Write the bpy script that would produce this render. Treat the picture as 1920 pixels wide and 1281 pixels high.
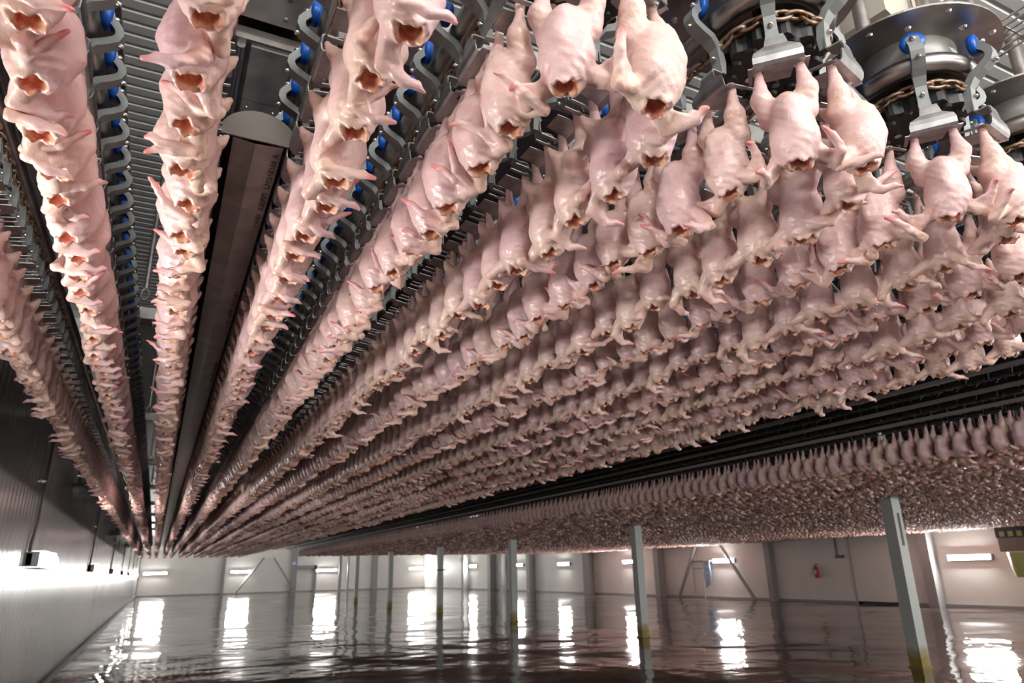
import bpy, bmesh, math, random
import numpy as np
from mathutils import Vector, Matrix

for o in list(bpy.data.objects):
    bpy.data.objects.remove(o)
SC = bpy.context.scene
COL = SC.collection
PI = math.pi
rnd = random.Random(7)

# ------------------------------------------------------------------ camera
CAM_H = 1.68
ROT = Matrix(((0.89733463, -0.12130208, -0.42435405),
              (-0.440857, -0.29182102, -0.84881423),
              (-0.0208725, 0.94874986, -0.31533798)))
cd = bpy.data.cameras.new('camera')
cam = bpy.data.objects.new('camera', cd)
COL.objects.link(cam)
cam.matrix_world = Matrix.Translation((0, 0, CAM_H)) @ ROT.to_4x4()
cd.sensor_width = 36.0
cd.lens = 36.0 * 1290.0 / 1920.0
cd.clip_start = 0.05
cd.clip_end = 300
cd.dof.use_dof = True
cd.dof.focus_distance = 2.3
cd.dof.aperture_fstop = 4.5
SC.camera = cam

# ------------------------------------------------------------------ world, exposure
w = bpy.data.worlds.new('world')
SC.world = w
w.use_nodes = True
w.node_tree.nodes['Background'].inputs[0].default_value = (0.6, 0.65, 0.7, 1)
w.node_tree.nodes['Background'].inputs[1].default_value = 0.02
SC.view_settings.view_transform = 'Standard'
SC.view_settings.look = 'None'
SC.view_settings.gamma = 1.0
SC.view_settings.exposure = 0.95
SC.view_settings.use_curve_mapping = False
SC.cycles.max_bounces = 6
SC.cycles.diffuse_bounces = 4
SC.cycles.glossy_bounces = 3
SC.cycles.transmission_bounces = 2
SC.cycles.sample_clamp_indirect = 4.0
SC.cycles.caustics_reflective = False
SC.cycles.caustics_refractive = False
LEFT_POWER = 30.0          # the lamps on the ribbed left wall
BAY_POWER = 36.0
LAMP_POWER = 245.0         # the lamps on the hall walls
NEAR_POWER = 92.0          # back wall lamps of the camera bay and the added ceiling fill

# ------------------------------------------------------------------ helpers
def ray(px, py):
    d = Vector(((px - 960) / 1290.0, -(py - 640.5) / 1290.0, -1.0))
    return ROT @ d

def at_z(px, py, z):
    r = ray(px, py)
    return Vector((0, 0, CAM_H)) + r * ((z - CAM_H) / r.z)

def project(p):
    c = ROT.transposed() @ (Vector(p) - Vector((0, 0, CAM_H)))
    if c.z > -0.05:
        return None
    return 960 + 1290 * c.x / -c.z, 640.5 - 1290 * c.y / -c.z, -c.z

def tag(o, label=None, cat=None, group=None, kind=None):
    if label: o['label'] = label
    if cat: o['category'] = cat
    if group: o['group'] = group
    if kind: o['kind'] = kind
    return o

def empty(name, loc, rz=0.0):
    o = bpy.data.objects.new(name, None)
    o.empty_display_size = 0.1
    COL.objects.link(o)
    o.location = loc
    o.rotation_euler = (0, 0, rz)
    return o

def link_mesh(name, me, parent=None):
    o = bpy.data.objects.new(name, me)
    COL.objects.link(o)
    if parent is not None:
        o.parent = parent
    return o

class MB:
    """collects vertices and faces of one mesh"""
    def __init__(self):
        self.v = []; self.f = []; self.sm = []
    def add(self, vs, fs, smooth=False):
        n = len(self.v)
        self.v.extend([tuple(p) for p in vs])
        for q in fs:
            self.f.append(tuple(i + n for i in q)); self.sm.append(smooth)
    def box(self, c, s, rz=0.0, M=None):
        hx, hy, hz = s[0] / 2, s[1] / 2, s[2] / 2
        cr, sr = math.cos(rz), math.sin(rz)
        vs = []
        for x, y, z in ((-1,-1,-1),(1,-1,-1),(1,1,-1),(-1,1,-1),(-1,-1,1),(1,-1,1),(1,1,1),(-1,1,1)):
            p = Vector((x*hx, y*hy, z*hz))
            if M is not None: p = M @ p
            p = Vector((p.x*cr - p.y*sr, p.x*sr + p.y*cr, p.z))
            vs.append((c[0]+p.x, c[1]+p.y, c[2]+p.z))
        self.add(vs, ((0,3,2,1),(4,5,6,7),(0,1,5,4),(1,2,6,5),(2,3,7,6),(3,0,4,7)))
    def tube(self, pts, r, n=10, closed=False, caps=True):
        pts = [Vector(p) for p in pts]
        rs = r if isinstance(r, (list, tuple)) else [r]*len(pts)
        m = len(pts); rings = []
        prev = None
        for i, p in enumerate(pts):
            if closed: t = (pts[(i+1) % m] - pts[i-1])
            else: t = pts[min(i+1, m-1)] - pts[max(i-1, 0)]
            t.normalize()
            if prev is None:
                a = Vector((0,0,1)) if abs(t.z) < 0.9 else Vector((1,0,0))
                u = t.cross(a).normalized()
            else:
                u = (prev - t * prev.dot(t)).normalized()
            prev = u
            vv = t.cross(u)
            rings.append([p + (u*math.cos(k*2*PI/n) + vv*math.sin(k*2*PI/n))*rs[i] for k in range(n)])
        vs = [q for ring in rings for q in ring]
        fs = []
        for i in range(m if closed else m-1):
            j = (i+1) % m
            for k in range(n):
                l = (k+1) % n
                fs.append((i*n+k, i*n+l, j*n+l, j*n+k))
        self.add(vs, fs, True)
        if caps and not closed:
            self.add(rings[0], [tuple(range(n-1, -1, -1))]); self.add(rings[-1], [tuple(range(n))])
    def cyl(self, a, b, r, n=16, r2=None):
        self.tube([a, b], [r, r if r2 is None else r2], n)
    def prism(self, poly, z0, z1):
        n = len(poly)
        vs = [(x, y, z0) for x, y in poly] + [(x, y, z1) for x, y in poly]
        fs = [tuple(range(n-1, -1, -1)), tuple(range(n, 2*n))]
        fs += [(i, (i+1) % n, n+(i+1) % n, n+i) for i in range(n)]
        self.add(vs, fs)
    def sheet(self, path, t):
        """path of (o, z, halfwidth): bent sheet metal, o points to local -Y"""
        m = len(path); vs = []; fs = []
        for i, (o, z, hw) in enumerate(path):
            a = path[max(i-1, 0)]; b = path[min(i+1, m-1)]
            do, dz = b[0]-a[0], b[1]-a[1]
            L = math.hypot(do, dz) or 1
            no, nz = -dz/L*t/2, do/L*t/2
            for sx, sn in ((-1, -1), (1, -1), (1, 1), (-1, 1)):
                vs.append((sx*hw, -(o+sn*no), z+sn*nz))
        for i in range(m-1):
            a, b = i*4, i*4+4
            for k in range(4):
                l = (k+1) % 4
                fs.append((a+k, b+k, b+l, a+l))
        fs += [(0,1,2,3), (m*4-1, m*4-2, m*4-3, m*4-4)]
        self.add(vs, fs)
    def mesh(self, name, mat):
        me = bpy.data.meshes.new(name)
        me.from_pydata(self.v, [], self.f)
        me.polygons.foreach_set('use_smooth', self.sm)
        bm = bmesh.new(); bm.from_mesh(me)
        bmesh.ops.recalc_face_normals(bm, faces=bm.faces)
        bm.to_mesh(me); bm.free()
        me.materials.append(mat)
        return me
    def build(self, name, mat, parent=None):
        return link_mesh(name, self.mesh(name, mat), parent)

def numpy_mesh(name, V, Q, mats, smooth=True, col=None):
    """big quad mesh from arrays"""
    me = bpy.data.meshes.new(name)
    nv, nq = len(V), len(Q)
    me.vertices.add(nv); me.vertices.foreach_set('co', np.ascontiguousarray(V, np.float32).ravel())
    me.loops.add(nq*4); me.loops.foreach_set('vertex_index', np.ascontiguousarray(Q, np.int32).ravel())
    me.polygons.add(nq)
    me.polygons.foreach_set('loop_start', np.arange(0, nq*4, 4, dtype=np.int32))
    me.polygons.foreach_set('use_smooth', np.full(nq, smooth, bool))
    me.update(calc_edges=True)
    if col is not None:
        a = me.attributes.new('tone', 'FLOAT_COLOR', 'POINT')
        a.data.foreach_set('color', np.ascontiguousarray(col, np.float32).ravel())
    for m in mats: me.materials.append(m)
    return me

# ------------------------------------------------------------------ materials
def mat(name, color, rough=0.5, metal=0.0, emit=None, estr=0.0):
    m = bpy.data.materials.new(name); m.use_nodes = True
    b = m.node_tree.nodes['Principled BSDF']
    b.inputs['Base Color'].default_value = (*color, 1)
    b.inputs['Roughness'].default_value = rough
    b.inputs['Metallic'].default_value = metal
    if emit:
        b.inputs['Emission Color'].default_value = (*emit, 1)
        b.inputs['Emission Strength'].default_value = estr
    return m

def N(m, t, **kw):
    n = m.node_tree.nodes.new(t)
    for k, v in kw.items():
        if k in n.inputs: n.inputs[k].default_value = v
        else: setattr(n, k, v)
    return n
def L(m, a, b): m.node_tree.links.new(a, b)
def bsdf(m): return m.node_tree.nodes['Principled BSDF']

def mottled(m, c1, c2, scale, rough=None, detail=4.0, stretch=(1, 1, 1), lo=0.35, hi=0.65):
    """base colour varies between two colours with noise in object space"""
    tc = N(m, 'ShaderNodeTexCoord'); mp = N(m, 'ShaderNodeMapping'); mp.inputs['Scale'].default_value = stretch
    L(m, tc.outputs['Object'], mp.inputs['Vector'])
    nz = N(m, 'ShaderNodeTexNoise'); nz.inputs['Scale'].default_value = scale; nz.inputs['Detail'].default_value = detail
    L(m, mp.outputs[0], nz.inputs['Vector'])
    cr = N(m, 'ShaderNodeValToRGB')
    cr.color_ramp.elements[0].position = lo; cr.color_ramp.elements[0].color = (*c1, 1)
    cr.color_ramp.elements[1].position = hi; cr.color_ramp.elements[1].color = (*c2, 1)
    L(m, nz.outputs['Fac'], cr.inputs['Fac']); L(m, cr.outputs['Color'], bsdf(m).inputs['Base Color'])
    if rough:
        mr = N(m, 'ShaderNodeMapRange'); mr.inputs['To Min'].default_value = rough[0]; mr.inputs['To Max'].default_value = rough[1]
        L(m, nz.outputs['Fac'], mr.inputs['Value']); L(m, mr.outputs[0], bsdf(m).inputs['Roughness'])
    return mp

M_steel = mat('brushed_steel', (0.45, 0.43, 0.41), 0.3, 1.0)
mottled(M_steel, (0.30, 0.275, 0.26), (0.42, 0.39, 0.37), 9.0, (0.34, 0.5))
M_pipe = mat('pipe_steel', (0.4, 0.39, 0.37), 0.3, 1.0)
mottled(M_pipe, (0.30, 0.28, 0.27), (0.52, 0.51, 0.49), 5.0, (0.22, 0.45))
M_galv = mat('galvanised_steel', (0.5, 0.5, 0.48), 0.5, 0.7)
mottled(M_galv, (0.42, 0.42, 0.40), (0.56, 0.56, 0.54), 9.0, (0.4, 0.6))
M_dull = mat('dull_steel', (0.30, 0.29, 0.29), 0.42, 0.9)
mottled(M_dull, (0.24, 0.23, 0.23), (0.40, 0.39, 0.39), 14.0, (0.32, 0.5))
M_arm = mat('grey_plastic', (0.27, 0.29, 0.29), 0.45)
M_blue = mat('blue_plastic', (0.008, 0.11, 0.52), 0.35)
M_bolt = mat('bolt_steel', (0.65, 0.64, 0.62), 0.25, 1.0)
M_black = mat('black_plastic', (0.012, 0.012, 0.014), 0.45)
M_rust = mat('rusty_chain', (0.28, 0.17, 0.10), 0.4, 0.75)
mottled(M_rust, (0.16, 0.07, 0.03), (0.52, 0.40, 0.30), 30.0, (0.25, 0.55))
M_deck = mat('deck_steel', (0.33, 0.30, 0.29), 0.3, 1.0)
mottled(M_deck, (0.22, 0.20, 0.19), (0.34, 0.31, 0.30), 2.0, (0.25, 0.4))
M_cream = mat('cream_enamel', (0.62, 0.58, 0.48), 0.45)
M_dark = mat('dark_cable', (0.03, 0.03, 0.032), 0.5)
M_conduit = mat('grey_conduit', (0.13, 0.13, 0.14), 0.45)
M_lamp = mat('lamp_light', (1, 1, 1), 0.4, 0, (1.0, 0.97, 0.94), LAMP_POWER)
M_lampleft = mat('lamp_light_left', (1, 1, 1), 0.4, 0, (1.0, 0.97, 0.94), LEFT_POWER)
M_lampbay = mat('lamp_light_bay', (1, 1, 1), 0.4, 0, (1.0, 0.97, 0.94), BAY_POWER)
M_lampnear = mat('lamp_light_near', (1, 1, 1), 0.4, 0, (1.0, 0.97, 0.93), NEAR_POWER)
M_lampbody = mat('lamp_body', (0.45, 0.46, 0.47), 0.4)
M_col = mat('column_paint', (0.30, 0.30, 0.30), 0.5)
M_redp = mat('red_paint', (0.45, 0.03, 0.02), 0.35)
M_white = mat('white_plastic', (0.8, 0.8, 0.78), 0.4)
M_bluehose = mat('blue_hose', (0.22, 0.36, 0.55), 0.4)
M_yellow = mat('yellow_plastic', (0.34, 0.34, 0.13), 0.5)
M_ink = mat('black_ink', (0.02, 0.02, 0.02), 0.5)
M_glass = mat('lamp_glass', (0.75, 0.78, 0.78), 0.08)
bsdf(M_glass).inputs['Transmission Weight'].default_value = 0.6

# posts: galvanised with a yellowed foot
M_post = mat('post_steel', (0.4, 0.42, 0.41), 0.5, 0.4)
tc = N(M_post, 'ShaderNodeTexCoord'); sp = N(M_post, 'ShaderNodeSeparateXYZ'); L(M_post, tc.outputs['Object'], sp.inputs[0])
nz = N(M_post, 'ShaderNodeTexNoise', Scale=5.0); L(M_post, tc.outputs['Object'], nz.inputs['Vector'])
ad = N(M_post, 'ShaderNodeMath', operation='MULTIPLY_ADD'); L(M_post, nz.outputs['Fac'], ad.inputs[0]); ad.inputs[1].default_value = 0.5; L(M_post, sp.outputs['Z'], ad.inputs[2])
rp = N(M_post, 'ShaderNodeValToRGB')
e = rp.color_ramp.elements
e[0].position = 0.35; e[0].color = (0.20, 0.15, 0.03, 1); e[1].position = 0.62; e[1].color = (0.36, 0.38, 0.37, 1)
L(M_post, ad.outputs[0], rp.inputs['Fac']); L(M_post, rp.outputs[0], bsdf(M_post).inputs['Base Color'])

# ribbed wall panel: fine vertical ribs, glossy
def ribbed(name, c1, c2, axis, pitch, rough, strength, dist=0.004):
    m = mat(name, c1, rough)
    mp = mottled(m, c1, c2, 0.6, (rough*0.85, rough*1.2))
    tc = N(m, 'ShaderNodeTexCoord')
    wv = N(m, 'ShaderNodeTexWave', wave_type='BANDS', bands_direction=axis, wave_profile='SIN')
    wv.inputs['Scale'].default_value = 2*PI/pitch/20.0
    wv.inputs['Distortion'].default_value = 0.0
    L(m, tc.outputs['Object'], wv.inputs['Vector'])
    bp = N(m, 'ShaderNodeBump'); bp.inputs['Strength'].default_value = strength; bp.inputs['Distance'].default_value = dist
    L(m, wv.outputs['Fac'], bp.inputs['Height']); L(m, bp.outputs[0], bsdf(m).inputs['Normal'])
    return m
M_wall_left = ribbed('wall_panel_gloss', (0.23, 0.225, 0.22), (0.28, 0.275, 0.27), 'Y', 0.22, 0.22, 0.6, 0.006)
bsdf(M_wall_left).inputs['Metallic'].default_value = 0.1
bsdf(M_wall_left).inputs['Specular IOR Level'].default_value = 0.28
M_wall = ribbed('wall_panel_white', (0.74, 0.73, 0.70), (0.80, 0.79, 0.76), 'X', 1.2, 0.45, 0.05)
M_ceil = mat('ceiling_sheet', (0.62, 0.63, 0.63), 0.35)
mottled(M_ceil, (0.74, 0.75, 0.74), (0.82, 0.83, 0.82), 1.5, (0.3, 0.45))

# wet floor
M_floor = mat('wet_floor', (0.1, 0.07, 0.06), 0.1)
m = M_floor
tc = N(m, 'ShaderNodeTexCoord')
nz = N(m, 'ShaderNodeTexNoise'); nz.inputs['Scale'].default_value = 0.35; nz.inputs['Detail'].default_value = 5
L(m, tc.outputs['Object'], nz.inputs['Vector'])
cr = N(m, 'ShaderNodeValToRGB'); e = cr.color_ramp.elements
e[0].position = 0.35; e[0].color = (0.045, 0.022, 0.018, 1); e[1].position = 0.68; e[1].color = (0.12, 0.085, 0.075, 1)
L(m, nz.outputs['Fac'], cr.inputs['Fac']); L(m, cr.outputs[0], bsdf(m).inputs['Base Color'])
mr = N(m, 'ShaderNodeMapRange'); mr.inputs['From Min'].default_value = 0.4; mr.inputs['From Max'].default_value = 0.7
mr.inputs['To Min'].default_value = 0.03; mr.inputs['To Max'].default_value = 0.14
L(m, nz.outputs['Fac'], mr.inputs['Value']); L(m, mr.outputs[0], bsdf(m).inputs['Roughness'])
n2 = N(m, 'ShaderNodeTexNoise'); n2.inputs['Scale'].default_value = 0.42; n2.inputs['Detail'].default_value = 4; n2.inputs['Roughness'].default_value = 0.45
L(m, tc.outputs['Object'], n2.inputs['Vector'])
bp = N(m, 'ShaderNodeBump'); bp.inputs['Strength'].default_value = 1.0; bp.inputs['Distance'].default_value = 0.085
L(m, n2.outputs['Fac'], bp.inputs['Height']); L(m, bp.outputs[0], bsdf(m).inputs['Normal'])
bsdf(m).inputs['Specular IOR Level'].default_value = 0.6

# chicken skin: tone.r redness, tone.g raw flesh in the neck opening, tone.b one value per bird, tone.a yellow fat
M_skin = mat('chicken_skin', (0.8, 0.55, 0.5), 0.4)
m = M_skin
at = N(m, 'ShaderNodeAttribute', attribute_name='tone'); sc_ = N(m, 'ShaderNodeSeparateColor'); L(m, at.outputs['Color'], sc_.inputs[0])
oi = N(m, 'ShaderNodeObjectInfo')
ads = N(m, 'ShaderNodeMath', operation='ADD'); L(m, oi.outputs['Random'], ads.inputs[0]); L(m, sc_.outputs['Blue'], ads.inputs[1])
fr = N(m, 'ShaderNodeMath', operation='FRACT'); L(m, ads.outputs[0], fr.inputs[0])
tint = N(m, 'ShaderNodeValToRGB'); e = tint.color_ramp.elements
e[0].position = 0.0; e[0].color = (0.71, 0.50, 0.52, 1)
e[1].position = 1.0; e[1].color = (0.80, 0.60, 0.54, 1)
k = e.new(0.5); k.color = (0.79, 0.56, 0.535, 1)
L(m, fr.outputs[0], tint.inputs['Fac'])
tc = N(m, 'ShaderNodeTexCoord')
nz = N(m, 'ShaderNodeTexNoise'); nz.inputs['Scale'].default_value = 16; nz.inputs['Detail'].default_value = 4
L(m, tc.outputs['Object'], nz.inputs['Vector'])
pk = N(m, 'ShaderNodeMapRange'); pk.inputs['From Min'].default_value = 0.48; pk.inputs['From Max'].default_value = 0.72; pk.inputs['To Max'].default_value = 0.7
L(m, nz.outputs['Fac'], pk.inputs['Value'])
mx1 = N(m, 'ShaderNodeMix', data_type='RGBA'); L(m, pk.outputs[0], mx1.inputs['Factor']); L(m, tint.outputs[0], mx1.inputs[6]); mx1.inputs[7].default_value = (0.72, 0.42, 0.41, 1)
nz3 = N(m, 'ShaderNodeTexNoise'); nz3.inputs['Scale'].default_value = 9; L(m, tc.outputs['Object'], nz3.inputs['Vector'])
yf = N(m, 'ShaderNodeMath', operation='MULTIPLY'); L(m, at.outputs['Alpha'], yf.inputs[0]); L(m, nz3.outputs['Fac'], yf.inputs[1])
mx2 = N(m, 'ShaderNodeMix', data_type='RGBA'); L(m, yf.outputs[0], mx2.inputs['Factor']); L(m, mx1.outputs[2], mx2.inputs[6]); mx2.inputs[7].default_value = (0.84, 0.62, 0.40, 1)
mx3 = N(m, 'ShaderNodeMix', data_type='RGBA'); rm = N(m, 'ShaderNodeMath', operation='MULTIPLY_ADD'); rm.inputs[1].default_value = 1.1; rm.inputs[2].default_value = -0.05; rq = N(m, 'ShaderNodeMath', operation='MULTIPLY'); rq.use_clamp = True; L(m, nz.outputs['Fac'], rm.inputs[0]); L(m, rm.outputs[0], rq.inputs[0]); rs = N(m, 'ShaderNodeMath', operation='MULTIPLY'); L(m, sc_.outputs['Red'], rs.inputs[0]); rs.inputs[1].default_value = 1.7; L(m, rs.outputs[0], rq.inputs[1]); L(m, rq.outputs[0], mx3.inputs['Factor']); L(m, mx2.outputs[2], mx3.inputs[6]); mx3.inputs[7].default_value = (0.66, 0.14, 0.14, 1)
mx4 = N(m, 'ShaderNodeMix', data_type='RGBA'); L(m, sc_.outputs['Green'], mx4.inputs['Factor']); L(m, mx3.outputs[2], mx4.inputs[6]); ck = N(m, 'ShaderNodeValToRGB'); e = ck.color_ramp.elements
e[0].position = 0.4; e[0].color = (0.80, 0.46, 0.30, 1); e[1].position = 0.62; e[1].color = (0.55, 0.14, 0.09, 1)
nz5 = N(m, 'ShaderNodeTexNoise'); nz5.inputs['Scale'].default_value = 38; L(m, tc.outputs['Object'], nz5.inputs['Vector'])
L(m, nz5.outputs['Fac'], ck.inputs['Fac']); L(m, ck.outputs[0], mx4.inputs[7])
L(m, mx4.outputs[2], bsdf(m).inputs['Base Color'])
n4 = N(m, 'ShaderNodeTexNoise'); n4.inputs['Scale'].default_value = 90; n4.inputs['Detail'].default_value = 3; L(m, tc.outputs['Object'], n4.inputs['Vector'])
vo = N(m, 'ShaderNodeTexVoronoi'); vo.inputs['Scale'].default_value = 130; L(m, tc.outputs['Object'], vo.inputs['Vector'])
hs = N(m, 'ShaderNodeMath', operation='ADD'); L(m, n4.outputs['Fac'], hs.inputs[0]); L(m, vo.outputs['Distance'], hs.inputs[1])
bp = N(m, 'ShaderNodeBump'); bp.inputs['Strength'].default_value = 0.22; bp.inputs['Distance'].default_value = 0.003
L(m, hs.outputs[0], bp.inputs['Height']); L(m, bp.outputs[0], bsdf(m).inputs['Normal'])
rr = N(m, 'ShaderNodeMapRange'); rr.inputs['To Min'].default_value = 0.16; rr.inputs['To Max'].default_value = 0.50
L(m, nz3.outputs['Fac'], rr.inputs['Value']); L(m, rr.outputs[0], bsdf(m).inputs['Roughness'])
bsdf(m).inputs['Specular IOR Level'].default_value = 0.5

# ------------------------------------------------------------------ the hall
XL, XR, YF, YB, ZC = -1.49, 27.4, 78.4, -9.0, 5.6
def quad_wall(name, c, s, m, kind='structure'):
    b = MB(); b.box(c, s); o = b.build(name, m); tag(o, kind=kind); return o
quad_wall('floor', ((XL+XR)/2, (YF+YB)/2, -0.1), (XR-XL+0.8, YF-YB+0.8, 0.2), M_floor)
quad_wall('wall_left', (XL-0.1, (YF+YB)/2, ZC/2), (0.2, YF-YB, ZC), M_wall_left)
quad_wall('wall_right', (XR+0.1, (YF+YB)/2, ZC/2), (0.2, YF-YB, ZC), M_wall)
quad_wall('wall_far', ((XL+XR)/2, YF+0.1, ZC/2), (XR-XL+0.4, 0.2, ZC), M_wall)
quad_wall('wall_back', ((XL+XR)/2, YB-0.1, ZC/2), (XR-XL+0.4, 0.2, ZC), M_wall)
# ceiling of trapezoidal sheet, ribs run across the hall
b = MB()
prof = []
y = YB
while y < YF:
    if y < 16:
        p = 0.13
        prof += [(y, 0.0), (y+0.085, 0.0), (y+0.095, 0.014), (y+0.12, 0.014)]
        y += p
    else:
        prof += [(y, 0.0)]; y += 4.0
prof.append((YF, 0.0))
n = len(prof)
vs = [(XL-0.2, yy, ZC+zz) for yy, zz in prof] + [(XR+0.2, yy, ZC+zz) for yy, zz in prof]
b.add(vs, [(i, i+1, n+i+1, n+i) for i in range(n-1)])
b.box(((XL+XR)/2, (YF+YB)/2, ZC+0.12), (XR-XL+0.4, YF-YB, 0.1))
tag(b.build('ceiling', M_ceil), kind='structure')
b = MB(); b.box((XL+0.04, (YF+YB)/2, 0.06), (0.08, YF-YB, 0.12)); tag(b.build('baseboard_left', M_dark), kind='structure')
b = MB(); b.box((XR-0.03, (YF+YB)/2, 0.05), (0.06, YF-YB, 0.10)); tag(b.build('baseboard_right', M_col), kind='structure')
b = MB(); b.box(((XL+XR)/2, YF-0.03, 0.05), (XR-XL, 0.06, 0.10)); tag(b.build('baseboard_far', M_col), kind='structure')
b = MB(); b.box((XL+0.05, YF-0.05, ZC/2), (0.1, 0.1, ZC)); tag(b.build('trim_1', M_col), kind='structure')

# wall lamps
ORD = ['nearest', 'second', 'third', 'fourth', 'fifth', 'sixth', 'seventh', 'eighth']
def wall_lamp(loc, rz, length, label, group, lm=None):
    t = empty('wall_lamp', loc, rz)                     # local x along the wall, -y out of the wall
    tag(t, label, 'lamp', group)
    b = MB(); b.box((0, -0.03, 0), (length, 0.06, 0.15)); b.build('housing', M_lampbody, t)
    b = MB()
    n = 10; pr = []
    if lm is not M_lampnear:                           # added tray plates that keep the lamp's glare off the wall
        tr = MB()
        for sz in (-1, 1): tr.box((0, -0.06 if lm is None else -0.085, sz*(0.09 if lm is None else 0.105)), (length, 0.12 if lm is None else 0.17, 0.012))
        tr.build('tray', M_lampbody, t)
    if lm is None:
        pr = [(-0.12, -0.082), (-0.135, -0.06), (-0.135, 0.06), (-0.12, 0.082)]
    else:
        for k in range(n+1):
            a = -PI/2 + PI*k/n
            pr.append((-0.115 - 0.085*math.cos(a), 0.098*math.sin(a)))
    h = length/2 - 0.06
    vs = [(-h, y, z) for y, z in pr] + [(h, y, z) for y, z in pr]; m_ = len(pr)
    b.add(vs, [(i, i+1, m_+i+1, m_+i) for i in range(m_-1)], True)
    b.add(vs, [tuple(range(m_)), tuple(range(2*m_-1, m_-1, -1))])
    b.build('diffuser', lm or M_lamp, t)
    for s in (-1, 1):
        b = MB(); b.box((s*(length/2 - 0.03), -0.07, 0), (0.06, 0.14, 0.19)); b.build('end_cap', M_lampbody, t)
    return t
def conduit(x, y, z0, z1, label):
    t = empty('cable_conduit', (x, y, z0)); tag(t, label, 'conduit', 'conduits above the lamps of the ribbed wall')
    b = MB(); b.tube([(0.03, -0.25, 0), (0.03, -0.22, 0.12), (0.03, 0.0, 0.42), (0.03, 0, z1-z0)], 0.02, 8); b.build('pipe', M_conduit, t)
    b = MB(); b.box((0.02, 0, 0.9), (0.04, 0.12, 0.03)); b.box((0.02, 0, 2.0), (0.04, 0.12, 0.03)); b.build('clip', M_bolt, t)
LY = [11.65, 21.2, 30.6, 40.2, 49.6, 59.0, 68.5]
for i, y in enumerate(LY):
    wall_lamp((XL, y, 1.94), PI/2, 1.5, '%s glowing lamp along the ribbed left wall, counted from the camera' % ORD[i], 'lamps on the ribbed left wall', M_lampleft)
    conduit(XL, y-0.55, 2.03, 5.5, 'grey conduit running up the left wall from its %s lamp' % ORD[i])
for y in (2.3, -6.5):
    wall_lamp((XL, y, 1.94), PI/2, 1.5, 'lamp on the left wall beside the camera, %s of the bay' % ('front' if y > 0 else 'rear'), 'lamps outside the view', M_lampbay)
for i, (x, y) in enumerate(((-0.3, -2.4), (3.0, -2.4), (7.5, -2.4), (13.0, -2.4))):  # unseen fill tubes, added to brighten the ceiling
    t = empty('ceiling_fill', (x, y, 4.8)); tag(t, 'added unseen fill tube hanging under the ceiling behind the camera, %s from the left wall' % ORD[i], 'lamp', 'lamps outside the view')
    b = MB(); b.cyl((-0.75, 0, 0), (0.75, 0, 0), 0.06, 12); b.build('tube', M_lampnear, t)
    for sx in (-0.7, 0.7):
        b = MB(); b.cyl((sx, 0, 0.06), (sx, 0, 0.8), 0.01, 6); b.build('wire', M_dark, t)
for i, (x, l) in enumerate([(-0.0, 2.1), (7.8, 2.0), (16.4, 2.2), (26.6, 2.1)]):
    wall_lamp((x, YF, 2.09), 0, l, 'glowing lamp on the far end wall, %s from the left corner' % (['first', 'second', 'third', 'fourth'][i]), 'lamps on the far end wall')
RL = [(16.7, 1.78), (29.8, 1.92), (38.3, 2.03), (46.8, 2.03), (54.3, 2.08), (64.0, 2.10)]
for i, (y, z) in enumerate(RL):
    wall_lamp((XR, y, z), -PI/2, 1.7, '%s glowing lamp along the white right wall, counted from the camera' % ORD[i], 'lamps on the white right wall')
wall_lamp((XR, 4.0, 1.9), -PI/2, 1.7, 'lamp on the right wall outside the view', 'lamps outside the view')
wall_lamp((XR, -6.0, 1.9), -PI/2, 1.7, 'lamp on the right wall behind the camera', 'lamps outside the view')
for x in (0.5, 4.0, 8.0, 12.5, 18.0, 24.0):
    wall_lamp((x, YB, 2.0), PI, 1.6, 'lamp on the back wall behind the camera', 'lamps outside the view', M_lampnear)

# bulkhead lamps on pipe arms, unlit, high on the left wall
for i, (y, z) in enumerate([(14.6, 3.2), (28.5, 3.2), (40.0, 3.2)]):
    t = empty('bulkhead_lamp', (XL, y, z)); tag(t, 'unlit glass bulkhead lamp on a bracket, %s one high on the left wall' % ORD[i], 'lamp', 'bulkhead lamps on the left wall')
    b = MB(); b.tube([(0.0, 0.0, 1.0), (0.05, 0, 0.9), (0.07, 0, 0.1)], 0.025, 8); b.build('bracket', M_conduit, t)
    b = MB(); b.cyl((0.0, 0, 0), (0.10, 0, 0), 0.10, 16); b.build('base', M_lampbody, t)
    b = MB(); b.tube([(0.1, 0, 0), (0.16, 0, 0), (0.21, 0, 0), (0.235, 0, 0)], [0.10, 0.095, 0.07, 0.02], 16); b.build('glass', M_glass, t)

# columns on the far and right walls
def column(p, s, label):
    b = MB(); b.box((p[0], p[1], ZC/2), (s, s, ZC)); tag(b.build('steel_column', M_col), label, 'column', 'columns along the walls')
column((6.1, YF-0.3, 0), 0.32, 'slim dark steel column at the far wall, first from the left corner')
column((13.0, YF-0.3, 0), 0.5, 'steel column at the far wall beside the dark doorway frame')
column((16.5, YF-6.0, 0), 0.25, 'slim steel column crossing the third lamp of the far wall')
column((17.3, YF-6.0, 0), 0.16, 'thin steel pipe column right of the third far wall lamp')
column((21.6, YF-0.3, 0), 0.5, 'dark steel column at the far wall carrying a small box')
column((XR-0.3, 65.5, 0), 0.6, 'grey column on the right wall, the farthest one beside the blue sign')
column((XR-0.3, 59.3, 0), 0.6, 'left one of two close grey columns on the right wall')
column((XR-0.3, 56.9, 0), 0.5, 'right one of two close grey columns on the right wall')
column((XR-0.3, 51.8, 0), 0.5, 'grey column on the right wall between its third and fourth visible lamps')
column((XR-0.3, 43.1, 0), 0.55, 'grey column on the right wall left of the cross braced bay')
column((XR-0.25, 35.2, 0), 0.45, 'grey column beside the left brace on the right wall')
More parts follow.
